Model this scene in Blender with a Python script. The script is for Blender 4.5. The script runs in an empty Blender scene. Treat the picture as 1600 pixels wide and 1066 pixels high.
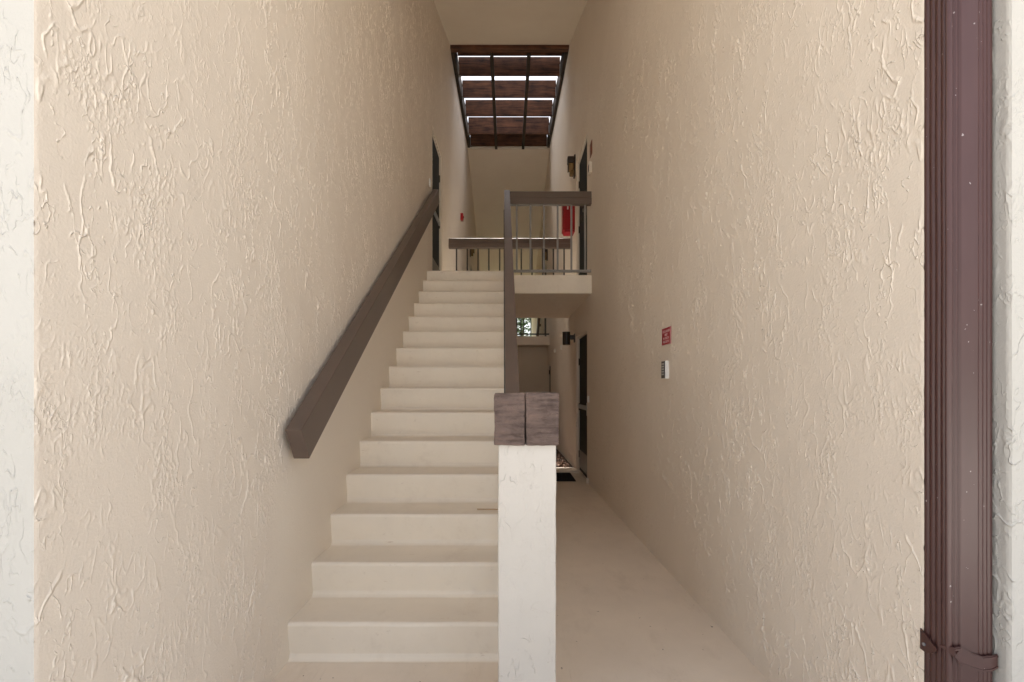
import bpy, bmesh, math, random
from mathutils import Vector, Matrix, noise
random.seed(7)
C = bpy.context.scene.collection
SC = bpy.context.scene
EYE = 1.23

# ---------------------------------------------------------------- camera, sky, sun, exposure
cd = bpy.data.cameras.new('camera'); cam = bpy.data.objects.new('camera', cd); C.objects.link(cam)
cam.location = (0, 0, EYE); cam.rotation_euler = (math.radians(90), 0, 0)
cd.sensor_width = 36; cd.lens = 18; cd.shift_x = 0.0019; cd.shift_y = 0.0463
cd.clip_start = 0.05; cd.clip_end = 2000
SC.camera = cam
SUN_EL, SUN_AZ = math.radians(72), math.radians(2)      # azimuth clockwise from +Y (north)
w = bpy.data.worlds.new('World'); SC.world = w; w.use_nodes = True
nt = w.node_tree; bg = nt.nodes['Background']
sk = nt.nodes.new('ShaderNodeTexSky'); sk.sky_type = 'NISHITA'; sk.sun_disc = False
sk.sun_elevation = SUN_EL; sk.sun_rotation = SUN_AZ; sk.dust_density = 4.0; sk.air_density = 1.0; sk.ozone_density = 0.6
hs = nt.nodes.new('ShaderNodeHueSaturation'); hs.inputs['Saturation'].default_value = 0.4
nt.links.new(sk.outputs[0], hs.inputs['Color']); nt.links.new(hs.outputs[0], bg.inputs['Color'])
bg.inputs['Strength'].default_value = 0.12
sl = bpy.data.lights.new('sun', 'SUN'); so = bpy.data.objects.new('sun', sl); C.objects.link(so)
sl.energy = 4.8; sl.angle = math.radians(3); sl.color = (1, 0.95, 0.88)
sd = Vector((math.sin(SUN_AZ) * math.cos(SUN_EL), math.cos(SUN_AZ) * math.cos(SUN_EL), math.sin(SUN_EL)))
so.rotation_euler = sd.to_track_quat('Z', 'Y').to_euler(); so.location = (0, -5, 12)
vs = SC.view_settings; vs.view_transform = 'Standard'; vs.look = 'None'; vs.gamma = 1; vs.use_curve_mapping = False
vs.exposure = 1.76
SC.cycles.max_bounces = 12; SC.cycles.diffuse_bounces = 10

# ---------------------------------------------------------------- materials
def lin(c):
    return tuple(((v / 255) / 12.92 if v / 255 <= .04045 else ((v / 255 + .055) / 1.055) ** 2.4) for v in c)
class NT:
    def __init__(s, name):
        s.m = bpy.data.materials.new(name); s.m.use_nodes = True; s.t = s.m.node_tree
        s.b = s.t.nodes['Principled BSDF']
    def n(s, typ, **kw):
        nd = s.t.nodes.new(typ)
        for k, v in kw.items():
            if k in nd.inputs: nd.inputs[k].default_value = v
            else: setattr(nd, k, v)
        return nd
    def l(s, a, b): s.t.links.new(a, b)
    def coord(s, scale=(1, 1, 1), off=(0, 0, 0), rot=(0, 0, 0)):
        tc = s.n('ShaderNodeTexCoord'); mp = s.n('ShaderNodeMapping')
        mp.inputs['Scale'].default_value = scale; mp.inputs['Location'].default_value = off; mp.inputs['Rotation'].default_value = rot
        s.l(tc.outputs['Object'], mp.inputs['Vector']); return mp.outputs[0]
    def noise(s, vec, scale, detail=2, rough=.5, dist=0.0):
        nd = s.n('ShaderNodeTexNoise'); nd.inputs['Scale'].default_value = scale; nd.inputs['Detail'].default_value = detail
        nd.inputs['Roughness'].default_value = rough; nd.inputs['Distortion'].default_value = dist
        s.l(vec, nd.inputs['Vector']); return nd.outputs['Fac']
    def math(s, op, a, b=None, clamp=False):
        nd = s.n('ShaderNodeMath'); nd.operation = op; nd.use_clamp = clamp
        for i, v in enumerate((a, b)):
            if v is None: continue
            if isinstance(v, (int, float)): nd.inputs[i].default_value = v
            else: s.l(v, nd.inputs[i])
        return nd.outputs[0]
    def step(s, v, a, b, lo=0.0, hi=1.0):
        nd = s.n('ShaderNodeMapRange'); nd.interpolation_type = 'SMOOTHSTEP'
        nd.inputs['From Min'].default_value = a; nd.inputs['From Max'].default_value = b
        nd.inputs['To Min'].default_value = lo; nd.inputs['To Max'].default_value = hi
        s.l(v, nd.inputs['Value']); return nd.outputs[0]
    def ramp(s, v, stops):
        nd = s.n('ShaderNodeValToRGB'); e = nd.color_ramp.elements
        while len(e) < len(stops): e.new(.5)
        for i, (p, c) in enumerate(stops): e[i].position = p; e[i].color = (*c, 1)
        s.l(v, nd.inputs[0]); return nd.outputs[0]
    def bump(s, h, dist, strength=1.0):
        nd = s.n('ShaderNodeBump'); nd.inputs['Distance'].default_value = dist; nd.inputs['Strength'].default_value = strength
        s.l(h, nd.inputs['Height']); s.l(nd.outputs[0], s.b.inputs['Normal'])
    def base(s, c):
        if isinstance(c, tuple): s.b.inputs['Base Color'].default_value = (*c, 1)
        else: s.l(c, s.b.inputs['Base Color'])
    def rough(s, r, spec=None, metal=0):
        s.b.inputs['Roughness'].default_value = r; s.b.inputs['Metallic'].default_value = metal
        if spec is not None: s.b.inputs['Specular IOR Level'].default_value = spec

def stucco(name, c0, c1, amp=1.0, ridges=1.0, seed=0.0, rough=.62, disp=False, band=None):
    k = NT(name); o = (seed * 3.1, seed * 1.7, seed * 2.3)
    flat = k.coord((1, 1, 1), o)
    warp = k.n('ShaderNodeTexNoise'); warp.inputs['Scale'].default_value = 7; warp.inputs['Detail'].default_value = 2
    k.l(flat, warp.inputs['Vector'])
    def ridge(scale, zs, wdt, mlo, mhi, ms, off, tilt):
        v0 = k.coord((1, 1, zs), (o[0] + off, o[1] + off, o[2]), (tilt, 0, 0))
        vm = k.n('ShaderNodeVectorMath'); vm.operation = 'MULTIPLY_ADD'
        k.l(warp.outputs['Color'], vm.inputs[0]); vm.inputs[1].default_value = (.05, .05, .05); k.l(v0, vm.inputs[2])
        v = vm.outputs[0]
        n = k.noise(v, scale, 2, .55, .15)
        a = k.math('ABSOLUTE', k.math('SUBTRACT', n, .5))
        r = k.step(a, 0, wdt, 1, 0)
        m = k.step(k.noise(k.coord((1, 1, .8), (off * 2, off, off)), ms, 3, .7), mlo, mhi)
        return k.math('MULTIPLY', r, m)
    h = k.math('MULTIPLY', ridge(10, .55, .0085, .53, .62, 9, 0, .35), .85 * ridges)
    h = k.math('ADD', h, k.math('MULTIPLY', ridge(17, .48, .012, .53, .61, 13, 11, -.3), .8 * ridges))
    h = k.math('ADD', h, k.math('MULTIPLY', ridge(30, .5, .02, .51, .60, 9, 23, .5), .6 * ridges))
    wide = ridge(7, .5, .019, .47, .58, 6, 37, .15)
    h = k.math('ADD', h, k.math('MULTIPLY', wide, .62 * ridges))
    wide2 = ridge(12.5, .42, .027, .47, .57, 7, 51, -.2)
    h = k.math('ADD', h, k.math('MULTIPLY', wide2, .5 * ridges))
    dens = k.step(k.noise(k.coord((1, 1, .8), (o[0] + 5, o[1] + 5, o[2])), 2.1, 3, .6), .38, .56, .45, 1.08)
    h = k.math('MULTIPLY', h, dens)
    pm = k.step(k.noise(k.coord((1, 1, .7), o), 4.2, 3, .6), .49, .66)
    pn = k.step(k.noise(k.coord((1, 1, .6), o), 75, 3, .6), .47, .62)
    h = k.math('ADD', h, k.math('MULTIPLY', k.math('MULTIPLY', pm, pn), .5 * ridges))
    f = None
    if band:                                    # a trowelled-smooth, stair-coloured band on the wall beside the steps
        tc = k.n('ShaderNodeTexCoord'); sx = k.n('ShaderNodeSeparateXYZ'); k.l(tc.outputs['Object'], sx.inputs[0])
        wob = k.math('MULTIPLY', k.math('SUBTRACT', k.noise(flat, 3.5, 4, .65), .5), .34)
        line = k.math('SUBTRACT', k.math('SUBTRACT', sx.outputs[2], k.math('MULTIPLY', sx.outputs[1], .642)), band)
        above = k.step(k.math('ADD', line, wob), .60, .80)
        before = k.step(k.math('ADD', sx.outputs[1], wob), .95, 1.25, 1, 0)
        after = k.step(k.math('ADD', sx.outputs[1], wob), 5.0, 5.2)
        f = k.math('MAXIMUM', above, k.math('MAXIMUM', before, after))
        h = k.math('MULTIPLY', h, k.math('ADD', k.math('MULTIPLY', f, .9), .1))
    h = k.math('ADD', h, k.math('MULTIPLY', k.noise(flat, 150, 3, .65), .34))
    h = k.math('ADD', h, k.math('MULTIPLY', k.noise(flat, 5, 2, .5), 1.0))
    if disp:
        d = k.n('ShaderNodeDisplacement'); d.inputs['Midlevel'].default_value = .5; d.inputs['Scale'].default_value = .0027 * amp
        k.l(h, d.inputs['Height']); k.l(d.outputs[0], k.t.nodes['Material Output'].inputs['Displacement'])
        k.m.displacement_method = 'BOTH'
    else: k.bump(h, .0034 * amp)
    v = k.noise(flat, 1.3, 4, .6)
    col = k.ramp(v, [(.3, c0), (.7, c1)])
    if band:
        mx = k.n('ShaderNodeMix', data_type='RGBA'); k.l(f, mx.inputs[0]); mx.inputs[6].default_value = (.79, .715, .61, 1); k.l(col, mx.inputs[7]); col = mx.outputs[2]
    k.base(col); k.rough(rough, .35)
    return k.m
PAINT0, PAINT1 = (.72, .638, .54), (.765, .685, .585)
EXT0, EXT1 = (.44, .42, .38), (.49, .47, .43)                   # cooler outer paint, darkened so strong daylight on it does not blow out
M = {}
M['stucco'] = stucco('wall_stucco', PAINT0, PAINT1, disp=True)
M['stucco_stair'] = stucco('stair_wall_stucco', PAINT0, PAINT1, disp=True, band=.1765 + .642 * (1.077 - 2.30))
M['stucco_plain'] = stucco('shaded_stucco', PAINT0, PAINT1)
M['stucco2'] = stucco('pillar_stucco', (.54, .50, .445), (.59, .55, .495), .95, .65, 3)  # cooler than the walls, and darkened against the bright daylight on the pillar
M['outer'] = stucco('outer_stucco', EXT0, EXT1, .9, .85, 0, disp=True)
M['ceiling'] = stucco('ceiling_stucco', PAINT0, PAINT1, .5, .25, 5)

def painted(name, c, rough=.5, bumpd=.0006, scale=40, var=.06, spec=.4):
    k = NT(name); v = k.coord()
    n = k.noise(v, 3, 5, .6)
    k.base(k.ramp(n, [(.3, tuple(x * (1 - var) for x in c)), (.7, tuple(x * (1 + var) for x in c))]))
    k.bump(k.noise(v, scale, 4, .6), bumpd); k.rough(rough, spec); return k.m
def stairmat():
    k = NT('stair_paint'); v = k.coord(); c = (.85, .775, .66)
    n = k.noise(v, 2.2, 6, .65); s = k.step(k.noise(k.coord((6, 25, 25)), 1.5, 4, .7), .66, .74)
    a = k.ramp(n, [(.3, tuple(x * .93 for x in c)), (.7, c)])
    mx = k.n('ShaderNodeMix', data_type='RGBA'); k.l(s, mx.inputs[0]); k.l(a, mx.inputs[6]); mx.inputs[7].default_value = (.66, .56, .45, 1)
    g = k.step(k.noise(k.coord((3, 1.4, 3), (4, 0, 0)), 2.3, 6, .7), .52, .76, 0, .3)
    g2 = k.step(k.noise(k.coord((9, 40, 9), (1, 2, 0)), 2.0, 4, .7), .64, .72, 0, .35)
    gm = k.math('MAXIMUM', g, g2)
    m2 = k.n('ShaderNodeMix', data_type='RGBA'); k.l(gm, m2.inputs[0]); k.l(mx.outputs[2], m2.inputs[6]); m2.inputs[7].default_value = (.60, .52, .425, 1)
    k.base(m2.outputs[2]); k.rough(.55, .4)
    h = k.math('ADD', k.math('MULTIPLY', k.noise(v, 9, 3), 1.5), k.math('MULTIPLY', k.noise(v, 120, 3, .6), .25)); k.bump(h, .0025); return k.m
M['stair'] = stairmat()
def floormat():
    k = NT('painted_concrete'); v = k.coord(); c = (.80, .705, .59)
    n = k.noise(v, 1.6, 7, .65); 
    a = k.ramp(n, [(.3, tuple(x * .88 for x in c)), (.7, c)])
    sp = k.step(k.noise(v, 38, 2, .5), .735, .76)
    mx = k.n('ShaderNodeMix', data_type='RGBA'); k.l(sp, mx.inputs[0]); k.l(a, mx.inputs[6]); mx.inputs[7].default_value = (.26, .21, .16, 1)
    g = k.step(k.noise(k.coord((2.6, 1.0, 1), (4, 0, 0)), 2.0, 7, .72), .50, .72, 0, .45)
    g2 = k.step(k.noise(k.coord((34, 1.6, 1), (1, 2, 0)), 1.2, 4, .7), .62, .72, 0, .35)
    gm = k.math('MAXIMUM', g, g2)
    m2 = k.n('ShaderNodeMix', data_type='RGBA'); k.l(gm, m2.inputs[0]); k.l(mx.outputs[2], m2.inputs[6]); m2.inputs[7].default_value = (.60, .51, .41, 1)
    k.base(m2.outputs[2]); k.rough(.5, .4); k.bump(k.noise(k.coord((1, 2.5, 1)), 70, 4, .65), .0016); return k.m
M['floor'] = floormat()
M['rail'] = painted('brown_rail_paint', (.118, .085, .068), .42, .0004, 60, .08, .45)
M['baluster'] = painted('grey_brown_metal_paint', (.24, .23, .22), .4, .0002, 50, .05)
M['dark_baluster'] = painted('dark_metal_paint', (.045, .034, .03), .45, .0002, 50, .05)
M['jamb'] = painted('door_frame_paint', (.66, .60, .52), .45, .0003)
M['door'] = painted('dark_green_door', (.007, .010, .010), .6, .0002, 40, .06, .15)
M['metal'] = painted('brushed_metal', (.36, .38, .41), .35, .0001); M['metal'].node_tree.nodes['Principled BSDF'].inputs['Metallic'].default_value = .7
M['kick'] = painted('kick_plate_metal', (.16, .15, .13), .4, .0001); M['kick'].node_tree.nodes['Principled BSDF'].inputs['Metallic'].default_value = .6
M['red'] = painted('red_enamel', (.36, .012, .018), .35, .0002)
M['signtext'] = painted('sign_lettering', (.62, .42, .42), .5, .0001)
M['signred'] = painted('sign_red', (.33, .010, .022), .5, .0001)
M['orange'] = painted('orange_sign', (.19, .055, .02), .5, .0001)
M['white'] = painted('white_plastic', (.72, .71, .69), .35, .0001)
M['keydark'] = painted('keypad_face', (.045, .043, .04), .4, .0001)
M['keylight'] = painted('keypad_key', (.42, .41, .39), .4, .0001)
M['bronze'] = painted('bronze_lamp', (.035, .024, .017), .38, .0002)
M['amber'] = painted('amber_lens', (.20, .125, .05), .25, .0002)
M['mat'] = painted('rubber_mat', (.010, .011, .013), .85, .004, 180)
M['galv'] = painted('joist_hanger_metal', (.30, .29, .27), .55, .0002)
M['shingle'] = painted('roof_shingle', (.10, .09, .08), .85, .006, 30)
M['soil'] = painted('soil', (.05, .035, .024), .95, .02, 25, .3)
M['leaf'] = painted('leaf', (.055, .095, .03), .5, .001, 30, .35)
M['leaf2'] = painted('leaf_pale', (.09, .12, .045), .5, .001, 30, .35)
M['bark'] = painted('bark', (.10, .075, .055), .9, .01, 18, .3)
M['lawn'] = painted('lawn', (.075, .10, .04), .9, .02, 20, .3)
M['apron'] = painted('pale_concrete', (.56, .54, .51), .85, .003, 40, .1)
def woodmat(name, dark, mid, scale=(1.2, 22, 14), rough=.75, bump=.003):
    k = NT(name); v = k.coord(scale); n = k.noise(v, 1.6, 6, .65, .8); n2 = k.noise(k.coord((3, 3, 3)), 1.3, 3, .6)
    f = k.math('ADD', k.math('MULTIPLY', n, .65), k.math('MULTIPLY', n2, .35))
    k.base(k.ramp(f, [(.38, dark), (.62, mid)])); k.rough(rough, .3); k.bump(n, bump); return k.m
M['wood'] = woodmat('stained_timber', (.03, .014, .009), (.17, .072, .036))
M['wood2'] = woodmat('dark_timber', (.022, .016, .012), (.055, .036, .025), (14, 1.2, 14))
M['chip'] = woodmat('bark_chip', (.05, .028, .018), (.19, .095, .055), (9, 9, 9))
def capmat():
    k = NT('rough_cap_timber'); v = k.coord((5, 5, 34)); n = k.noise(v, 2.0, 6, .7, .5)
    b = k.noise(k.coord(), 60, 4, .7); big = k.noise(k.coord((1, 1, 1)), 9, 3, .6)
    f = k.math('ADD', k.math('MULTIPLY', n, .55), k.math('MULTIPLY', big, .45))
    k.base(k.ramp(f, [(.38, (.085, .055, .045)), (.5, (.195, .138, .115)), (.66, (.27, .18, .145))]))
    k.rough(.6, .35)
    k.bump(k.math('ADD', k.math('MULTIPLY', n, 1.0), k.math('MULTIPLY', b, .8)), .022); return k.m
M['cap'] = capmat()
def spoutmat():
    k = NT('brown_downspout_paint'); v = k.coord()
    sp = k.step(k.noise(v, 105, 1, .4), .79, .80)
    a = k.ramp(k.noise(k.coord((3, 3, .6)), 2, 4, .6), [(.35, (.058, .024, .021)), (.7, (.078, .035, .031))])
    mx = k.n('ShaderNodeMix', data_type='RGBA'); k.l(sp, mx.inputs[0]); k.l(a, mx.inputs[6]); mx.inputs[7].default_value = (.36, .32, .31, 1)
    k.base(mx.outputs[2]); k.rough(.32, .5); k.bump(k.noise(k.coord((1, 1, .3)), 14, 3), .0025); return k.m
M['spout'] = spoutmat()

# ---------------------------------------------------------------- mesh helpers
def mk(name, bm, mats, parent=None, smooth=False, recalc=True):
    if recalc: bmesh.ops.recalc_face_normals(bm, faces=bm.faces)
    me = bpy.data.meshes.new(name); bm.to_mesh(me); bm.free()
    for m in (mats if isinstance(mats, (list, tuple)) else [mats]): me.materials.append(m)
    if smooth:
        for p in me.polygons: p.use_smooth = True
    o = bpy.data.objects.new(name, me); C.objects.link(o)
    if parent: o.parent = parent
    return o
def tag(o, label=None, cat=None, group=None, kind=None):
    if label: o['label'] = label
    if cat: o['category'] = cat
    if group: o['group'] = group
    if kind: o['kind'] = kind
    return o
def thing(name, label, cat, loc=(0, 0, 0), group=None):
    o = bpy.data.objects.new(name, None); C.objects.link(o); o.location = loc; o.empty_display_size = .1
    return tag(o, label, cat, group)
def part(name, bm, mat, parent, smooth=False, label=None):
    """bm in world coordinates; the part keeps its place under its thing"""
    t = parent
    loc = Vector((0, 0, 0))
    while t: loc += t.location; t = t.parent
    bmesh.ops.translate(bm, vec=-loc, verts=bm.verts)
    o = mk(name, bm, mat, parent, smooth)
    if label: o['label'] = label
    return o
def box(x0, x1, y0, y1, z0, z1, bev=0.0, bm=None, seg=2):
    b = bm or bmesh.new()
    t = bmesh.new(); bmesh.ops.create_cube(t, size=1)
    for v in t.verts: v.co = Vector((x0 if v.co.x < 0 else x1, y0 if v.co.y < 0 else y1, z0 if v.co.z < 0 else z1))
    if bev: bmesh.ops.bevel(t, geom=t.edges[:], offset=bev, segments=seg, affect='EDGES', profile=.5)
    me = bpy.data.meshes.new('t'); t.to_mesh(me); t.free(); b.from_mesh(me); bpy.data.meshes.remove(me); return b
def beam(p0, p1, wx, h, bev=.004, bm=None, perp=True):
    """box beam p0->p1 (centre of its top face), wx wide across, h deep; ends square to its run"""
    p0, p1 = Vector(p0), Vector(p1); d = (p1 - p0).normalized()
    side = d.cross(Vector((0, 0, 1))).normalized(); up = side.cross(d).normalized() if perp else Vector((0, 0, 1))
    t = bmesh.new(); vs_ = []
    for p in (p0, p1):
        for s, q in ((-1, 0), (1, 0), (1, 1), (-1, 1)): vs_.append(t.verts.new(p + side * s * wx / 2 - up * h * q))
    for f in ((0, 1, 2, 3), (4, 5, 6, 7), (0, 1, 5, 4), (1, 2, 6, 5), (2, 3, 7, 6), (3, 0, 4, 7)): t.faces.new([vs_[i] for i in f])
    bmesh.ops.recalc_face_normals(t, faces=t.faces)
    if bev: bmesh.ops.bevel(t, geom=t.edges[:], offset=bev, segments=2, affect='EDGES', profile=.5)
    b = bm or bmesh.new(); me = bpy.data.meshes.new('t'); t.to_mesh(me); t.free(); b.from_mesh(me); bpy.data.meshes.remove(me); return b
def cyl(c, r, h, axis='Z', n=20, r2=None, bm=None, bev=0):
    t = bmesh.new(); bmesh.ops.create_cone(t, cap_ends=True, segments=n, radius1=r, radius2=r if r2 is None else r2, depth=h)
    R = {'Z': Matrix(), 'X': Matrix.Rotation(math.pi / 2, 4, 'Y'), 'Y': Matrix.Rotation(math.pi / 2, 4, 'X')}[axis]
    bmesh.ops.transform(t, matrix=Matrix.Translation(c) @ R, verts=t.verts)
    b = bm or bmesh.new(); me = bpy.data.meshes.new('t'); t.to_mesh(me); t.free(); b.from_mesh(me); bpy.data.meshes.remove(me); return b
def prism(poly, a, b_, axis='X', bm=None):
    """poly = list of 2-tuples, extruded along axis from a to b_"""
    t = bm or bmesh.new()
    f = {'X': lambda u, v, s: (s, u, v), 'Y': lambda u, v, s: (u, s, v), 'Z': lambda u, v, s: (u, v, s)}[axis]
    A = [t.verts.new(f(u, v, a)) for u, v in poly]; B = [t.verts.new(f(u, v, b_)) for u, v in poly]
    t.faces.new(A); t.faces.new(B[::-1]); n = len(poly)
    for i in range(n): t.faces.new((A[i], A[(i + 1) % n], B[(i + 1) % n], B[i]))
    return t

# ---------------------------------------------------------------- the measures of the place
XL = -1.0
def XR(d): return 1.12 - .0155 * d
def XC(d): return .046 - .0132 * d                  # centre line of the stair rail
D0, DE = 1.077, 19.55                               # front and back ends of the passage
DS0, DS1 = 8.51, 12.08                              # open light well
PITCH = .353
def ceil(d):
    if d < DS0: return 6.94 - PITCH * (DS0 - d)
    if d > DS1: return 6.94 - PITCH * (d - DS1)
    return 7.45
RISE, RUN, D1 = .1765, .275, 2.30
ZL = RISE * 15                                      # landing level 2.6475
ZF = 2.459                                          # landing across the well

# ---------------------------------------------------------------- ground and setting
g = bmesh.new(); prism([(-400, -400), (400, -400), (400, 600), (-400, 600)], -.6, -.05, 'Z', g)
tag(mk('ground', g, M['lawn']), kind='structure')
tag(mk('bounce_forecourt', box(-45, 45, -70, 1.0, -.045, -.02), M['apron']), kind='structure')  # unseen; widened and paled to bounce daylight into the stairwell
g = bmesh.new()
prism([(XL - .03, .95), (1.3, .95), (XR(1.2) + .05, 7.50), (XL - .03, 7.50)], -.2, 0, 'Z', g)
tag(mk('walkway', g, M['floor']), kind='structure')
tag(mk('kerb_strip', box(XL - .03, XR(7.5) + .02, 7.505, 7.90, -.2, .012, .006), M['floor']), kind='structure')
tag(mk('planting_bed', box(XL - .03, XR(8) + .02, 7.91, 12.3, -.2, -.012), M['soil']), kind='structure')
tag(mk('rear_walkway', box(XL - .03, XR(12) + .02, 12.31, 19.6, -.2, 0), M['floor']), kind='structure')
# bark mulch
g = bmesh.new(); rnd = random.Random(3)
for i in range(5200):
    x = rnd.uniform(XL + .02, .93); y = 7.93 + (12.2 - 7.93) * rnd.random() ** 1.3
    L, W, T = rnd.uniform(.02, .06), rnd.uniform(.012, .028), rnd.uniform(.006, .014)
    mt = Matrix.Translation((x, y, rnd.uniform(-.01, .03))) @ Matrix.Rotation(rnd.uniform(0, 6.28), 4, 'Z') @ Matrix.Rotation(rnd.uniform(-.6, .6), 4, 'X') @ Matrix.Rotation(rnd.uniform(-.5, .5), 4, 'Y')
    V = [g.verts.new(mt @ Vector((sx * L / 2, sy * W / 2, sz * T / 2))) for sz in (-1, 1) for sx, sy in ((-1, -1), (1, -1), (1, 1), (-1, 1))]
    for f in ((0, 1, 2, 3), (4, 5, 6, 7), (0, 1, 5, 4), (1, 2, 6, 5), (2, 3, 7, 6), (3, 0, 4, 7)): g.faces.new([V[q] for q in f])
tag(mk('bark_mulch', g, M['chip']), label='reddish brown bark mulch covering the planting bed', cat='mulch', kind='stuff')

# ---------------------------------------------------------------- walls
def panel(bm, xf, a, b, lo, hA, hB, outward, d0):
    """one rectangle of the plaster face as a grid whose cell size follows the distance from the entry"""
    far = max(hA, hB) - lo
    if a < 2.4: sd, sz = .0045, .0055
    elif a < 4.9: sd, sz = .0068, .0092
    elif a < DS0: sd, sz = .0095, .0145
    elif a < DS1: sd, sz = .06, .06
    else: sd, sz = .3, .3
    nd = max(1, round((b - a) / sd)); nz = max(1, round(far / sz))
    rows = []
    for i in range(nd + 1):
        y = a + (b - a) * i / nd; x = xf(y)
        top = hA + (hB - hA) * i / nd
        if y < d0 + .012: x += outward * .0015 * (1 - (y - d0) / .012) ** 2
        rows.append([bm.verts.new((x, y, lo + (top - lo) * q / nz)) for q in range(nz + 1)])
    for A, B in zip(rows, rows[1:]):
        for q in range(nz): bm.faces.new((A[q], B[q], B[q + 1], A[q + 1]))
def passage_wall(xf, d0, openings, outward, bm, rec=.055):
    """the plaster face along the passage, with door recesses"""
    cuts = sorted(set([d0, 2.4, 4.9, DS0, DS1, DE] + [q for o in openings for q in o[:2]]))
    for a, b in zip(cuts, cuts[1:]):
        m = (a + b) / 2
        spans = sorted([(o[2], o[3]) for o in openings if o[0] < m < o[1]])
        zz = [-.06]
        for s in spans: zz += list(s)
        ta, tb = ceil(min(a + 1e-6, DE)) + .1, ceil(b - 1e-6) + .1
        zz.append(None)
        for i in range(0, len(zz), 2):
            lo, hi = zz[i], zz[i + 1]
            hA, hB = (ta, tb) if hi is None else (hi, hi)
            if hi is None and a < 4.9:                     # fine up to what can be seen, plain above
                H = 3.3 if a < 2.4 else 5.2
                if H < min(ta, tb):
                    panel(bm, xf, a, b, lo, H, H, outward, d0)
                    bm.faces.new([bm.verts.new(p) for p in ((xf(a), a, H), (xf(b), b, H), (xf(b), b, tb), (xf(a), a, ta))]); continue
            panel(bm, xf, a, b, lo, hA, hB, outward, d0)
    for (a, b, z0, z1) in openings:
        r = outward * rec
        q = lambda *ps: bm.faces.new([bm.verts.new(p) for p in ps])
        q((xf(a), a, z0), (xf(a) + r, a, z0), (xf(a) + r, a, z1), (xf(a), a, z1))
        q((xf(b), b, z0), (xf(b) + r, b, z0), (xf(b) + r, b, z1), (xf(b), b, z1))
        q((xf(a), a, z1), (xf(b), b, z1), (xf(b) + r, b, z1), (xf(a) + r, a, z1))
        q((xf(a), a, z0), (xf(b), b, z0), (xf(b) + r, b, z0), (xf(a) + r, a, z0))
def facade(x_in, x_out, d, outward, bm, e, lo=-.06, H=3.3):
    nx, nz = 34, round((H - lo) / .0055); W = .16
    rows = []
    for i in range(nx + 1):
        u = i / nx * W
        x = x_in + outward * (e + u * (W - e) / W); y = d
        rows.append([bm.verts.new((x, y, lo + (H - lo) * q / nz)) for q in range(nz + 1)])
    for A, B in zip(rows, rows[1:]):
        for q in range(nz): bm.faces.new((A[q], B[q], B[q + 1], A[q + 1]))
    f = lambda *ps: bm.faces.new([bm.verts.new(p) for p in ps])
    xw = x_in + outward * W; t = ceil(d) + .1
    f((xw, d, lo), (x_out, d, lo), (x_out, d, H), (xw, d, H))
    f((x_in + outward * e, d, H), (x_out, d, H), (x_out, d, t), (x_in + outward * e, d, t))
def shell(x_in, x_out, d, bm):
    q = lambda *ps: bm.faces.new([bm.verts.new(p) for p in ps])
    zt = lambda y: min(ceil(y) if not DS0 < y < DS1 else 6.94 + PITCH * min(y - DS0, DS1 - y), 9)
    ys = [d, DS0, (DS0 + DS1) / 2, DS1, DE]
    q(*([(x_out, y, -.15) for y in (d, DE)] + [(x_out, y, zt(y) + .1) for y in ys[::-1]]))
    q((x_in, DE, -.15), (x_out, DE, -.15), (x_out, DE, zt(DE) + .1), (x_in, DE, zt(DE) + .1))
doorsR = [(6.73, 7.70, ZL, 4.61), (6.76, 7.70, .005, 2.0)]
doorsR = [(6.74, 7.70, ZL, 4.61), (6.74, 7.70, .005, 2.0), (11.86, 12.5, .005, 1.80), (12.95, 13.85, ZF, 4.42)]
doorsL = [(6.59, 7.48, ZL, 4.61), (13.0, 13.9, ZF, 4.42)]
wl = thing('stucco_wall', 'long beige stucco wall on the stair side with the wooden handrail', 'wall', (XL, D0, 0))
b = bmesh.new(); passage_wall(lambda d: XL, D0, doorsL, -1, b); facade(XL, -7, D0, -1, b, .0015); shell(XL, -7, D0, b)
bmesh.ops.remove_doubles(b, verts=b.verts, dist=4e-4)
def outer_faces(o, yv):
    for p in o.data.polygons:
        if yv(p.center): p.material_index = 1
outer_faces(part('plaster_face', b, [M['stucco_stair'], M['outer']], wl), lambda c: c.x < -.003 and c.y < .01)
DCR = 1.36; XP = 1.222; DPF = 1.2517
wr = thing('stucco_wall', 'long beige stucco wall beside the walkway carrying the red sign and keypad', 'wall', (XR(DCR), DCR, 0))
b = bmesh.new(); passage_wall(XR, DCR, doorsR, 1, b)
q = lambda *ps: b.faces.new([b.verts.new(p) for p in ps])
q((XR(DCR) + .006, DCR, -.15), (XP, DCR, -.15), (XP, DCR, 4.45), (XR(DCR) + .006, DCR, 4.45))
shell(1.0, 7, DPF, b)
# pilaster side, then the facade
nz = round(3.36 / .0055); rows = []
for i in range(25):
    y = DPF + (DCR - DPF) * i / 24; x = XP + (.005 * max(0, 1 - (y - DPF) / .012) ** 2)
    rows.append([b.verts.new((x, y, -.06 + 3.36 * k_ / nz)) for k_ in range(nz + 1)])
for A, B in zip(rows, rows[1:]):
    for k_ in range(nz): b.faces.new((A[k_], B[k_], B[k_ + 1], A[k_ + 1]))
q((XP, DPF, 3.3), (XP, DCR, 3.3), (XP, DCR, 4.4), (XP, DPF, 4.4))
facade(XP, 7, DPF, 1, b, .005)
bmesh.ops.remove_doubles(b, verts=b.verts, dist=4e-4)
outer_faces(part('plaster_face', b, [M['stucco'], M['outer']], wr), lambda c: c.x > .006 and c.y < .01)

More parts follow.
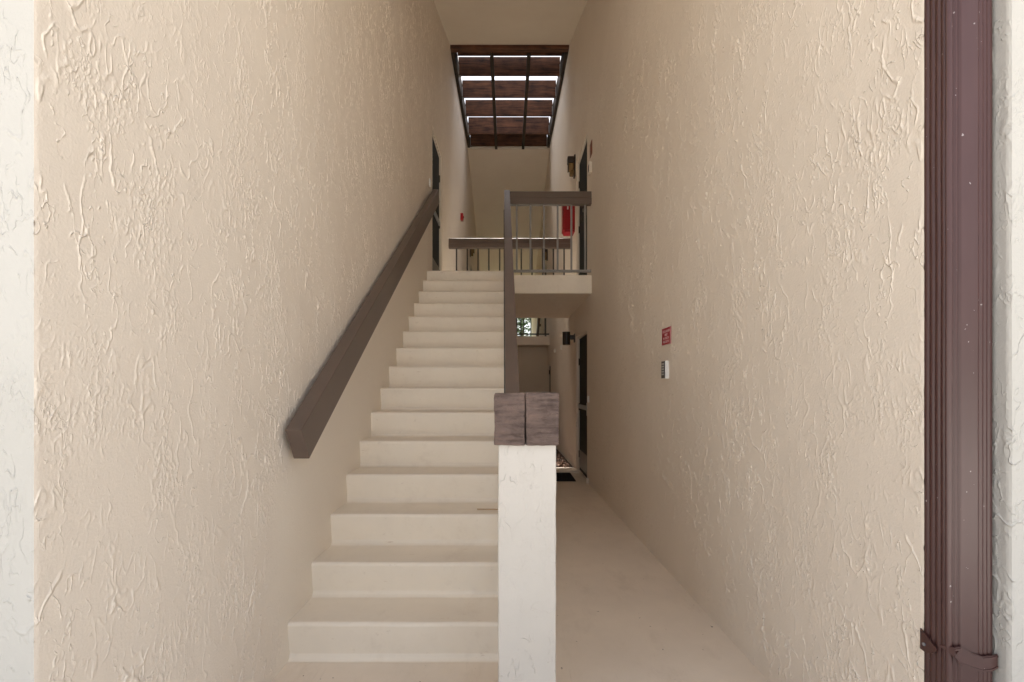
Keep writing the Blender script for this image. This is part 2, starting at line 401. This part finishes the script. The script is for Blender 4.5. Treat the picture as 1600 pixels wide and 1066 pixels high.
# doors as parts of their wall
def door(wall, xf, out, d0, d1, z0, z1, style, label):
    rec = .055
    xa = xf((d0 + d1) / 2)
    xin = xa + out * .03; xb = xa + out * .09
    lo, hi = min(xin, xb), max(xin, xb)
    jw = .045
    fr = bmesh.new()
    x0, x1 = sorted((xa + out * .012, xa + out * .10))
    box(x0, x1, d1 - jw, d1 + .03, z0, z1 - .031, .004, fr); box(x0, x1, d0 - .03, d0 + jw, z0, z1 - .031, .004, fr)
    box(x0, x1, d0 - .03, d1 + .03, z1 - .030, z1 + .03, .004, fr)
    part('door_frame', fr, M['jamb'], wall)
    d = part('door', box(lo, hi, d0 + jw + .004, d1 - jw - .004, z0 + .012, z1 - .034, .003), M['door'], wall, label=label)
    f0 = xin
    def pl(a, b_, z_0, z_1, t): # plate on the passage side
        xs = sorted((f0 - out * t, f0 + out * .004)); return box(xs[0], xs[1], a, b_, z_0, z_1, .002)
    if style == 'screen':
        part('push_bar', pl(d0 + .08, d1 - .08, z0 + .93, z0 + .99, .02), M['metal'], d)
        part('latch', pl(d0 + .06, d0 + .13, z0 + .86, z0 + 1.03, .014), M['metal'], d)
        part('kick_plate', pl(d0 + .07, d1 - .07, z0 + .06, z0 + .32, .006), M['kick'], d)
        for a, b_ in ((z0 + .34, z0 + .90), (z0 + 1.02, z1 - .12)):
            part('screen_panel', pl(d0 + .11, d1 - .11, a, b_, -.001 + .003), M['door'], d)
    else:
        part('latch', pl(d0 + .07, d0 + .12, z0 + .90, z0 + 1.06, .012), M['kick'], d)
        k = cyl((f0 - out * .045, d0 + .095, z0 + .96), .022, .05, 'X', 14); part('knob', k, M['kick'], d, True)
        for a, b_ in ((z0 + .18, z0 + .82), (z0 + 1.0, z1 - .2)):
            part('door_panel', pl(d0 + .16, d1 - .16, a, b_, .006), M['door'], d)
    for hz in (.25, .95, 1.62):
        if z0 + hz < z1 - .1:
            part('hinge', cyl((f0 - out * .006, d1 - jw - .012, z0 + hz), .009, .1, 'Z', 10), M['bronze'], d)
door(wr, XR, 1, *doorsR[0], 'plain', 'dark door on the upper landing beside the red cabinet')
door(wr, XR, 1, *doorsR[1], 'screen', 'dark screen door with metal bar on the ground floor')
door(wr, XR, 1, *doorsR[2], 'plain', 'narrow dark door beyond the planting bed')
door(wr, XR, 1, *doorsR[3], 'plain', 'dark door on the far landing')
door(wl, lambda d: XL, -1, *doorsL[0], 'screen', 'dark screen door at the head of the stairs')
door(wl, lambda d: XL, -1, *doorsL[1], 'plain', 'dark door on the far landing')

# roof
rf = thing('roof', 'sloping stucco ceiling and roof above the stairwell with open square', 'roof', (0, D0, 4.4))
t = .22
def slab(x0, x1, pts, name, mats):
    b = bmesh.new(); prism([(y, z) for y, z in pts] + [(y, z + t) for y, z in pts[::-1]], x0, x1, 'X', b)
    for f in b.faces: f.material_index = 1 if f.normal.z > .5 else 0
    o = part(name, b, mats, rf)
    for p in o.data.polygons: p.material_index = 1 if p.normal.z > .5 else 0
    return o
zc = lambda y: 6.94 - PITCH * (DS0 - y); zb = lambda y: 6.94 - PITCH * (y - DS1)
slab(-7.4, 7.4, [(D0 - .35, zc(D0 - .35)), (DS0 - .001, 6.94)], 'front_slope', [M['ceiling'], M['shingle']])
slab(-7.4, 7.4, [(DS1 + .001, 6.94), (DE + .55, zb(DE + .55))], 'rear_slope', [M['ceiling'], M['shingle']])
mid = (DS0 + DS1) / 2
for a, c in ((-7.4, XL - .004), (XR(10) + .03, 7.4)):
    slab(a, c, [(DS0 + .001, 6.942), (mid, 6.94 + PITCH * (mid - DS0)), (DS1 - .001, 6.942)], 'ridge_slope', [M['ceiling'], M['shingle']])

# ---------------------------------------------------------------- the timber grille over the light well
tr = thing('timber_grille', 'dark red brown timber grille of upright boards over the light well', 'grille', (0, DS0, 6.94))
part('edge_beam', box(XL + .005, XR(8.6) - .004, 8.515, 8.62, 6.885, 7.18, .003), M['wood'], tr)
b0 = None
for y in (9.33, 10.03, 10.72, 11.47, 12.03):
    z0 = 6.928 + random.uniform(-.004, .004)
    o = part('board', box(XL + .064, XR(y) - .064, y - .02, y + .02, z0, z0 + .335, .003), M['wood'], tr)
    for x0, x1 in ((XL + .062, XL + .075), (XR(y) - .077, XR(y) - .064)):
        h_ = bmesh.new(); box(x0, x1, y - .055, y + .035, 6.935, 7.11, .0015, h_); box(x0 - .002, x1 + .03, y - .03, y + .028, 6.916, 6.9205, 0, h_)
        part('joist_hanger', h_, M['galv'], tr)
part('sun_block_board', box(XL + .06, XR(8.9) - .06, 8.52, 9.20, 7.20, 7.235, .003), M['wood'], tr)  # added board, blocks sun that would fall on the walkway
part('sun_block_board', box(XL + .06, XR(12) - .06, 11.495, 12.2, 7.29, 7.325, .003), M['wood'], tr)  # roofs the dark last bay; added to block sun to the floor
for x in (-.31, .32):
    part('joist', beam((x, 8.625, 6.918), (x - .015, 12.04, 6.918), .062, .07, .003), M['wood2'], tr)
part('side_rail', box(XL + .003, XL + .06, 8.625, 12.015, 6.875, 7.19, .003), M['wood2'], tr)
part('side_rail', beam((XR(8.63) - .032, 8.625, 7.19), (XR(12.01) - .032, 12.015, 7.19), .055, .315, .003), M['wood2'], tr)
part('batten', box(XL + .064, XR(9) - .064, 8.83, 8.86, 7.09, 7.115), M['wood2'], tr)
part('sill_trim', box(XL + .01, XR(12) - .01, 12.02, 12.075, 6.865, 6.9, .003), M['jamb'], tr)

# ---------------------------------------------------------------- staircase
st = thing('staircase', 'cream painted concrete stairs rising along the left wall', 'stairs', (-.5, D1, 0))
def stepmesh(k):
    d, z0, z1 = D1 + RUN * (k - 1), RISE * (k - 1), RISE * k
    rk = .022; dn = d + RUN + rk if k < 15 else d + .30
    poly = [(d + rk, z0 + .001)]
    poly = [(d + rk - .026, z0 + .001), (d + rk - .016, z0 + .004), (d + rk - .007, z0 + .012), (d + rk - .001, z0 + .028)]
    for a in range(0, 91, 15):
        r = .017; c = (d + r, z1 - r); A = math.radians(180 - a); poly.append((c[0] + r * math.cos(A), c[1] + r * math.sin(A)))
    poly += [(dn, z1), (dn, z0 + .001)]
    b = bmesh.new(); n = 26
    rows = []
    xr = lambda y: XC(y) - .016
    for i in range(n + 1):
        u = i / n; row = []
        for (y, z) in poly:
            x = (XL - .02) + (xr(d) - XL + .02) * u
            w_ = noise.noise((x * 6, k * 3.3, z * 5)) * .0022
            row.append(b.verts.new((x, y + w_, z + (w_ * .8 if z > z0 + .05 else 0))))
        rows.append(row)
    m = len(poly)
    for A, B in zip(rows, rows[1:]):
        for i in range(m): b.faces.new((A[i], A[(i + 1) % m], B[(i + 1) % m], B[i]))
    b.faces.new(rows[0]); b.faces.new(rows[-1][::-1])
    return b
for k in range(1, 16):
    o = part('step', stepmesh(k), M['stair'], st)
    for p in o.data.polygons: p.use_smooth = False
saw = [(D1 + .03, .0)]
poly = [(D1 + RUN + .03, -.05)]
for k in range(2, 16):
    d = D1 + RUN * (k - 1) + .03; poly += [(d, RISE * (k - 1) - .004)] if k == 2 else [(d, RISE * (k - 2) - .004), (d, RISE * (k - 1) - .004)]
poly += [(D1 + RUN * 14 + .29, RISE * 14 - .004), (D1 + RUN * 14 + .29, -.05)]
b = bmesh.new(); prism(poly, XL - .02, -.055, 'X', b); part('base', b, M['stair'], st)

# ---------------------------------------------------------------- near landing
xs = XC(6.3) - .01
ld = thing('landing_slab', 'cream concrete landing slab at the top of the stairs', 'landing', (0, 6.4, 2.418))
b = bmesh.new()
prism([(XL - .02, 6.462), (xs, 6.462), (xs, 6.40), (XR(6.4) + .02, 6.40), (XR(8.58) + .02, 8.64), (XL - .02, 8.64)], 2.418, ZL, 'Z', b)
bmesh.ops.bevel(b, geom=[e for e in b.edges if all(abs(v.co.y - 6.40) < .001 for v in e.verts)], offset=.006, segments=2, affect='EDGES')
part('slab', b, M['stair'], ld)
for p in ld.children[0].data.polygons: p.use_smooth = False

# ---------------------------------------------------------------- railings
def rail_thing(label, yc, x0, x1, ztop, zslab, bxs, mat, bmat, name='landing_railing', hr=.16, group=None):
    t_ = thing(name, label, 'railing', ((x0 + x1) / 2, yc, zslab))
    r = bmesh.new()
    prism([(yc - .038, ztop), (yc + .038, ztop), (yc + .038, ztop - hr), (yc - .048, ztop - hr), (yc - .048, ztop - hr * .54), (yc - .038, ztop - hr * .5)], x0, x1, 'X', r)
    bmesh.ops.bevel(r, geom=r.edges[:], offset=.003, segments=1, affect='EDGES')
    part('top_rail', r, mat, t_)
    part('bottom_rail', box(x0 + .03, x1, yc - .019, yc + .019, zslab + .045, zslab + .075, .003), bmat, t_)
    for x in bxs:
        part('baluster', box(x - .0115, x + .0115, yc - .0115, yc + .0115, zslab + .072, ztop - hr + .002, .002), bmat, t_)
    return t_
fr_y = 6.45
bx = [(p - 797) / 800 * fr_y for p in (807.5, 828.8, 850, 871.3, 892.8, 914.2)]
rt = rail_thing('brown topped railing with grey balusters on the front edge of the landing', fr_y, XC(6.45) + .036, XR(6.45) + .004, 3.699, ZL, bx, M['rail'], M['baluster'])
ry = 8.36
bx = [(p - 797) / 800 * ry for p in (713.4, 730.2, 747, 763.9, 780.8, 797.6, 814.5, 831.3, 848, 864.7, 881.4)]
rail_thing('dark brown railing along the rear edge of the landing above the light well', ry, XL + .002, XR(ry) - .002, 3.672, ZL, bx, M['rail'], M['dark_baluster'])
fy = 12.16
bx = [(p - 797) / 800 * fy for p in (730.5, 741.5, 752.5, 763.5, 774.5, 785.5, 796.5, 807.5, 818.5, 829.6, 840.6, 851.6)]
rail_thing('dark railing on the far landing across the light well', fy, XL + .002, XR(fy) - .002, ZF + 1.0, ZF, bx, M['rail'], M['dark_baluster'])

# stair rail beside the walkway
sr = thing('stair_railing', 'sloping brown stair rail running from the white pillar up to the landing', 'railing', (0, 2.0, .8))
za = 3.70 - .642 * (6.40 - 2.0)
part('top_rail', beam((XC(1.99), 1.99, za - .006), (XC(6.46), 6.46, 3.735), .070, .15, .004), M['rail'], sr)
for k in range(1, 15):
    d = D1 + RUN * (k - 1) + .16
    zt = za + .642 * (d - 2.0) - .15
    part('baluster', box(XC(d) - .011 - .03, XC(d) + .011 - .03, d - .011, d + .011, RISE * k - .002, zt + .02, .002), M['dark_baluster'], sr)
# wall handrail
hr = thing('handrail', 'thick brown timber handrail fixed to the left wall', 'handrail', (XL, 2.2, 1.0))
xr_ = XL + .03 + .036
part('rail', beam((xr_, 2.205, 1.052), (xr_, 6.44, 1.052 + .634 * 4.235), .072, .163, .004), M['rail'], hr)
for d in (2.6, 3.9, 5.2, 6.2):
    zt = 1.052 + .634 * (d - 2.205)
    part('bracket', box(XL - .01, XL + .045, d - .03, d + .03, zt - .18, zt - .12, .003), M['rail'], hr)

# ---------------------------------------------------------------- pillar at the foot of the rail
pl_ = thing('pillar', 'square white stucco pillar with a rough brown timber cap', 'pillar', (.06, 1.9, 0))
def rough_block(x0, x1, y0, y1, z0, z1, amp, seed, n=14, bev=.008, grain=0):
    b = box(x0, x1, y0, y1, z0, z1, bev, None, 3)
    bmesh.ops.subdivide_edges(b, edges=[e for e in b.edges if e.calc_length() > .03], cuts=n, use_grid_fill=True)
    for v in b.verts:
        p = v.co * 11 + Vector((seed, seed * 2, 0)); q_ = v.co * 45
        v.co += noise.noise_vector(p) * amp + noise.noise_vector(q_) * amp * .35
        if grain: v.co.y += (noise.noise((v.co.x * 7, seed, v.co.z * 95)) + .6 * noise.noise((v.co.x * 25, seed, v.co.z * 190))) * grain
    return b
part('shaft', rough_block(-.042, .162, 1.80, 2.0, -.1, 1.035, .0025, 1, 40, .006), M['stucco2'], pl_, True)
c1 = rough_block(-.056, .0525, 1.785, 2.015, 1.030, 1.212, .005, 7, 44, .004, .003); part('cap_timber', c1, M['cap'], pl_, True)
c2 = rough_block(.0555, .170, 1.783, 2.015, 1.029, 1.214, .005, 17, 44, .005, .003); part('cap_timber', c2, M['cap'], pl_, True)

# ---------------------------------------------------------------- downspout on the right corner
sx0, sx1, sy0, sy1 = 1.0995, 1.2155, 1.2856, 1.3588
dsp = thing('downspout', 'ribbed brown metal downspout on the right corner of the entry', 'downspout', (1.16, 1.32, 0))
prof = []
def rib(u, centers, wd, amp): return sum(amp * math.exp(-((u - c) / wd) ** 2) for c in centers)
N = 60
for i in range(N):                                          # left face, back to front
    u = i / N; y = sy1 + (sy0 + .008 - sy1) * u
    prof.append((sx0 + rib(u, (.2, .47, .74, .97), .075, .0042), y))
for i in range(8):                                           # rounded corner
    a = math.pi + (math.pi / 2) * i / 8; prof.append((sx0 + .008 + .008 * math.cos(a), sy0 + .008 + .008 * math.sin(a)))
for i in range(90):                                          # front face
    u = i / 90; x = sx0 + .008 + (sx1 - .008 - sx0 - .008) * u
    prof.append((x, sy0 + rib(u, (.08, .2), .035, .005) + rib(u, (.72, .83, .93), .025, .0022)))
for i in range(8):
    a = 1.5 * math.pi + (math.pi / 2) * i / 8; prof.append((sx1 - .008 + .008 * math.cos(a), sy0 + .008 + .008 * math.sin(a)))
for i in range(20):
    u = i / 19; prof.append((sx1 - rib(u, (.3, .7), .1, .004), sy0 + .008 + (sy1 - sy0 - .008) * u))
b = bmesh.new(); rows = []
for z in [-.04 + 4.3 * i / 90 for i in range(91)]:
    row = []
    for (x, y) in prof:
        dn = .0035 * math.exp(-(((x - 1.185) / .018) ** 2 + ((z - 1.125) / .012) ** 2)) + noise.noise((x * 9, y * 9, z * 3)) * .0012
        row.append(b.verts.new((x, y + dn, z)))
    rows.append(row)
for A, B in zip(rows, rows[1:]):
    for i in range(len(prof)): b.faces.new((A[i], A[(i + 1) % len(prof)], B[(i + 1) % len(prof)], B[i]))
b.faces.new(rows[0]); b.faces.new(rows[-1][::-1])
part('pipe', b, M['spout'], dsp, True)
def band(lo, hi, fx, thick, axis):
    """strip following lists of points lo/hi; fx adds thickness direction"""
    b_ = bmesh.new(); v = []
    for (p, q_) in zip(lo, hi):
        v.append([b_.verts.new(p), b_.verts.new(q_), b_.verts.new(Vector(q_) + Vector(fx) * thick), b_.verts.new(Vector(p) + Vector(fx) * thick)])
    for A, B in zip(v, v[1:]):
        for i in range(4): b_.faces.new((A[i], A[(i + 1) % 4], B[(i + 1) % 4], B[i]))
    b_.faces.new(v[0]); b_.faces.new(v[-1][::-1]); bmesh.ops.recalc_face_normals(b_, faces=b_.faces); return b_
f = sy0 - .006
lo = [(1.0945, 1.306, .574), (1.108, f, .559), (1.124, f, .540), (1.150, f, .530), (1.178, f, .521), (1.200, f, .5235), (1.2158, f, .531)]
hi = [(1.0945, 1.305, .577), (1.108, f, .583), (1.124, f, .586), (1.150, f, .571), (1.178, f, .561), (1.200, f, .563), (1.2158, f, .567)]
sp = part('strap', band(lo, hi, (0, -1, 0), .003, 'Y'), M['spout'], dsp)
for off, z_ in ((.0, 0), (0, 0)): pass
part('bead', band([(x, y - .003, z + .003) for x, y, z in lo[1:]], [(x, y - .003, z + .007) for x, y, z in lo[1:]], (0, -1, 0), .002, 'Y'), M['spout'], sp)
part('bead', band([(x, y - .003, z - .007) for x, y, z in hi[1:]], [(x, y - .003, z - .003) for x, y, z in hi[1:]], (0, -1, 0), .002, 'Y'), M['spout'], sp)
lo = [(1.0945, 1.363, .538), (1.0945, 1.345, .536), (1.0945, 1.328, .542), (1.0945, 1.312, .556)]
hi = [(1.0945, 1.363, .592), (1.0945, 1.345, .583), (1.0945, 1.328, .572), (1.0945, 1.312, .562)]
ear = part('strap_ear', band(lo, hi, (-1, 0, 0), .003, 'X'), M['spout'], dsp)
part('screw', cyl((1.0905, 1.349, .556), .0042, .004, 'X', 14), M['metal'], ear, False)
part('screw', cyl((1.116, f - .005, .571), .0045, .004, 'Y', 14), M['spout'], sp, False)

# ---------------------------------------------------------------- things on the right wall
# red warning sign
sg = thing('warning_sign', 'small red sign with white lettering on the right wall', 'sign', (XR(3.48), 3.48, 1.585))
ang = math.atan2(1, .0155)
yaw = math.atan(.0155)
def on_wall(o): o.rotation_euler = (0, 0, yaw)
def lpart(name, bm, mat, parent, smooth=False): return mk(name, bm, mat, parent, smooth)
lpart('panel', box(-.006, -.001, -.0925, .0925, -.058, .058, .001), M['signred'], sg)
bd = bmesh.new()
for a in (box(-.0072, -.006, -.0925, .0925, .0566, .058, 0, bd), box(-.0072, -.006, -.0925, .0925, -.058, -.0566, 0, bd), box(-.0072, -.006, -.0925, -.0911, -.0565, .0565, 0, bd), box(-.0072, -.006, .0911, .0925, -.0565, .0565, 0, bd)): pass
lpart('border', bd, M['white'], sg)
def text(s, size, parent, loc, rot, mat, name='lettering', sx=1):
    cu = bpy.data.curves.new(name, 'FONT'); cu.body = s; cu.size = size; cu.align_x = 'CENTER'; cu.align_y = 'CENTER'; cu.extrude = .0006; cu.offset = .0001
    o = bpy.data.objects.new(name, cu); C.objects.link(o)
    me = bpy.data.meshes.new_from_object(o); C.objects.unlink(o); bpy.data.objects.remove(o)
    o = bpy.data.objects.new(name, me); C.objects.link(o); me.materials.append(mat); o.parent = parent
    o.location = loc; o.rotation_euler = rot; o.scale = (sx, 1, 1); return o
for i, s in enumerate(('LOCAL ALARM', 'ONLY', 'IN CASE OF', 'FIRE CALL 911')):
    text(s, .0235, sg, (-.0065, 0, .033 - .0235 * i), (math.pi / 2, 0, -math.pi / 2), M['signtext'], sx=.82 if len(s) > 11 else .95)
on_wall(sg)
# keypad
kp = thing('keypad', 'white keypad with dark button face below the red sign', 'keypad', (XR(3.475), 3.475, 1.356))
lpart('case', box(-.026, .004, -.0385, .0385, -.06, .06, .004), M['white'], kp)
fc = lpart('face', box(-.0285, -.0255, -.0365, .0365, -.058, .058, .001), M['keydark'], kp)
for i in range(5):
    for j in range(2):
        o = lpart('key', box(-.0305, -.028, -.024 + .027 * j, -.003 + .027 * j, .034 - .0175 * i, .045 - .0175 * i, .001), M['keylight'], kp); o.parent = fc
on_wall(kp)
# bell push beside the screen door, box by the upper door, etc.
def wallbox(name, label, cat, d, z, w_, h_, p, mat, fmat=None, xf=XR, out=1):
    t_ = thing(name, label, cat, (xf(d), d, z))
    xs_ = sorted((out * .004, -out * p)); lpart('case', box(xs_[0], xs_[1], -w_ / 2, w_ / 2, -h_ / 2, h_ / 2, .002), mat, t_)
    xs_ = sorted((-out * (p - .001), -out * (p + .003))); lpart('cover' if name != 'doorbell' else 'button', box(xs_[0], xs_[1], -w_ * .3, w_ * .3, -h_ * .3, h_ * .3, .001), fmat or mat, t_)
    return t_
wallbox('doorbell', 'small white bell push beside the dark ground floor door', 'doorbell', 6.60, 1.09, .035, .085, .02, M['white'])
wallbox('doorbell', 'small white bell push at the head of the stairs on left wall', 'doorbell', 6.33, 3.77, .05, .09, .018, M['white'], xf=lambda d: XL, out=-1)
wallbox('call_box', 'small cream box with dark edge below the orange sign', 'box', 6.45, 4.0, .10, .135, .03, M['jamb'], M['keydark'])
wallbox('wall_plate', 'upright pale plate on the wall below the cylinder lamp, nearer one', 'plate', 9.62, 2.0, .06, .09, .025, M['white'])
wallbox('wall_plate', 'small pale plate further along the wall past the cylinder lamp', 'plate', 10.75, 2.02, .06, .07, .025, M['white'])
os_ = thing('door_sign', 'small dark orange sign high beside the upper right door', 'sign', (XR(6.43), 6.43, 4.235))
lpart('panel', box(-.008, .002, -.075, .075, -.085, .085, .001), M['orange'], os_); lpart('border', box(-.0095, -.0075, -.06, .06, -.05, .05, .001), M['orange'], os_)
# fire extinguisher cabinet
cb = thing('extinguisher_cabinet', 'red fire extinguisher cabinet on the wall behind the landing railing', 'cabinet', (XR(8.0), 8.0, 3.93))
lpart('body', box(-.165, .01, -.13, .13, -.26, .26, .006), M['red'], cb)
lpart('lid', box(-.178, -.1655, -.125, .125, -.25, .25, .004), M['red'], cb)
lpart('latch', box(-.184, -.1775, -.11, -.085, -.03, .05, .002), M['metal'], cb)
lpart('foot_tray', box(-.155, .008, -.12, .12, -.285, -.2605, .003), M['signred'], cb)
lpart('handle', box(-.12, -.10, -.142, -.1295, .05, .15, .003), M['white'], cb)
# fire alarm on the left wall
fa = thing('fire_alarm', 'small dark red alarm box on the left wall past the upper door', 'alarm', (XL, 10.35, 4.69))
lpart('case', box(-.004, .055, -.06, .06, -.068, .068, .005), M['red'], fa); lpart('lever', box(.0545, .068, -.035, .035, -.015, .015, .002), M['signred'], fa)
# ---------------------------------------------------------------- lamps
cl = thing('wall_lamp', 'dark bronze cylinder lamp on a short arm beside the ground floor door', 'lamp', (XR(7.88), 7.88, 1.995))
cx_ = -(XR(7.88) - .866)
tb = bmesh.new(); cyl((cx_, 0, 0), .058, .19, 'Z', 28, bm=tb); lpart('shade', tb, M['bronze'], cl)
lpart('rim', cyl((cx_, 0, .097), .0605, .012, 'Z', 28), M['bronze'], cl)
lpart('lens', cyl((cx_, 0, -.0962), .05, .004, 'Z', 24), M['amber'], cl)
lpart('arm', box(cx_ + .05, -.012, -.022, .022, -.012, .055, .003), M['bronze'], cl)
lpart('back_plate', box(-.014, .004, -.05, .05, -.055, .075, .003), M['bronze'], cl)
def lantern(label, x, d, z, out, s=1.0):
    t_ = thing('wall_lantern', label, 'lantern', (x, d, z), 'bronze lanterns at the doors')
    def bx_(a, b_, y0, y1, z0, z1, bev=.004):
        xs_ = sorted((-out * a, -out * b_)); return box(xs_[0], xs_[1], y0, y1, z0, z1, bev)
    lpart('back_plate', bx_(-.004, .022, -.055, .055, -.17, .16), M['bronze'], t_)
    lpart('hood', bx_(.023, .12, -.06, .06, .035, .135, .012), M['bronze'], t_)
    lpart('lens', bx_(.024, .10, -.048, .048, -.075, .034, .01), M['amber'], t_)
    lpart('lower_lens', bx_(.024, .085, -.04, .04, -.15, -.0755, .012), M['amber'], t_)
    lpart('guard', bx_(.1005, .114, -.02, .02, -.09, .0345, .003), M['bronze'], t_)
    return t_
lantern('bronze wall lantern with amber lens beside the upper right door', XR(7.86), 7.86, 4.64, 1)
o1 = lantern('bronze wall lantern on the left wall beyond the light well', XL, 12.75, 4.68, -1)
o2 = lantern('bronze wall lantern on the right wall beyond the light well', XR(12.6), 12.6, 4.55, 1)

# ---------------------------------------------------------------- door mat, door stop
dm = thing('doormat', 'black rubber doormat in front of the ground floor screen door', 'doormat', (.6, 7.08, 0))
part('pad', box(.30, .872, 6.76, 7.41, .001, .012, .004), M['mat'], dm)
b = bmesh.new()
for i in range(22): box(.315, .857, 6.785 + i * .0285, 6.797 + i * .0285, .0125, .015, 0, b)
part('rib', b, M['mat'], dm); dm.children[1]['kind'] = 'stuff'
ds = thing('door_stop', 'small pale block at the wall foot by the screen door', 'block', (XR(6.64), 6.64, 0))
lpart('block', box(-.03, -.002, -.03, .03, .001, .06, .003), M['jamb'], ds); lpart('cap', box(-.028, -.004, -.026, .026, .0605, .066, .001), M['white'], ds)

# ---------------------------------------------------------------- far landing and what lies beyond
fl = thing('landing_slab', 'shaded concrete landing slab across the light well', 'landing', (0, 12.1, ZF))
part('slab', box(XL - .02, XR(12.1) + .02, 12.09, 14.4, ZF - .202, ZF, .004), M['ceiling'], fl)
bw = thing('stucco_wall', 'shaded brown stucco wall closing the space under the far landing', 'wall', (0, 12.62, 0))
part('plaster_face', box(XL - .02, XR(12.6) + .02, 12.60, 12.75, -.1, ZF - .21), M['stucco_plain'], bw)
fs = thing('staircase', 'hidden rear stairs falling away beyond the far landing', 'stairs', (.5, 14.4, 0))
for k in range(14):
    part('step', box(.04, XR(18) + .1, 14.405 + k * .275, 14.68 + k * .275, ZF - .355 - k * .17, ZF - .178 - k * .17), M['stair'], fs)
h2 = thing('handrail', 'dark handrail on the far right wall dropping beyond the far landing', 'handrail', (.8, 14.3, 3.4))
part('rail', beam((XR(14.2) - .075, 14.2, 3.50), (XR(18.2) - .075, 18.2, 3.50 - .63 * 4), .07, .15, .004), M['rail'], h2)
for d in (14.8, 16.4, 17.8): part('bracket', box(XR(d) - .045, XR(d) + .01, d - .03, d + .03, 3.4 - .63 * (d - 14.2), 3.47 - .63 * (d - 14.2), .003), M['rail'], h2)
h3 = thing('stair_railing', 'dark post and rungs of the rear stair railing left of the trees', 'railing', (.2, 14.5, ZF))
for x in (.185, .305): part('post', box(x - .016, x + .016, 14.34, 14.372, ZF, ZF + 1.1, .003), M['dark_baluster'], h3)
for z in (.10, .22, .38, .56, .76, 1.0): part('rung', box(.2015, .2885, 14.345, 14.367, ZF + z, ZF + z + .025, .003), M['dark_baluster'], h3)

def tree(x, y, h, r, seed, label, mat, n=4200):
    rn = random.Random(seed); t_ = thing('tree', label, 'tree', (x, y, -.05))
    b_ = bmesh.new(); prev = None
    for i in range(9):
        u = i / 8; c = Vector((noise.noise((u * 2, seed, 0)) * .3 * u, noise.noise((u * 2, seed, 9)) * .3 * u, u * h * .8)); rad = .16 * (1 - u * .8)
        ring = [b_.verts.new(c + Vector((math.cos(a) * rad, math.sin(a) * rad, 0))) for a in [k * math.pi / 5 for k in range(10)]]
        if prev:
            for k in range(10): b_.faces.new((prev[k], prev[(k + 1) % 10], ring[(k + 1) % 10], ring[k]))
        prev = ring
    for k in range(9):
        a = rn.uniform(0, 6.28); z = h * rn.uniform(.35, .72); L = r * rn.uniform(.5, .9)
        beam((0, 0, z), (math.cos(a) * L, math.sin(a) * L, z + L * .5), .05, .05, 0, b_)
    lpart('trunk', b_, M['bark'], t_)
    b_ = bmesh.new(); cl_ = []
    for k in range(46):
        d = Vector((rn.gauss(0, 1), rn.gauss(0, 1), rn.gauss(0, 1))).normalized() * r * rn.random() ** .4
        cl_.append((Vector((d.x, d.y, h * .66 + d.z * .75)), r * rn.uniform(.18, .34)))
    for i in range(n):
        c, rr = rn.choice(cl_); p = c + Vector((rn.gauss(0, 1), rn.gauss(0, 1), rn.gauss(0, .8))) * rr * .55
        s = rn.uniform(.05, .10); e = Matrix.Rotation(rn.uniform(0, 6.28), 3, 'Z') @ Matrix.Rotation(rn.uniform(-1.2, 1.2), 3, 'X')
        b_.faces.new([b_.verts.new(p + e @ Vector(q_)) for q_ in ((-s, 0, 0), (0, -s * .45, 0), (s, 0, .02), (0, s * .45, 0))])
    o = mk('crown', b_, mat, t_, recalc=False)
    return t_
tree(.6, 27, 7.6, 2.4, 2, 'green leafy tree seen through the far opening, left of the slanted handrail', M['leaf'])
tree(3.1, 31, 8.2, 2.6, 5, 'pale green tree further off behind the far right wall edge', M['leaf2'])
tree(-2.6, 30, 7.8, 2.8, 8, 'green tree further off hidden mostly by the stairs', M['leaf2'])

tw = mk('twig', beam((-.07, 0, .006), (.075, -.012, .007), .006, .006, .001), M['leaf2'])
tw.location = (-.12, D1 + RUN * 2 + .10, RISE * 3 + .002); tw.data.materials[0] = painted('dry_twig', (.50, .36, .22), .8)
tag(tw, 'thin tan twig lying on the third stair tread near the pillar', 'twig')
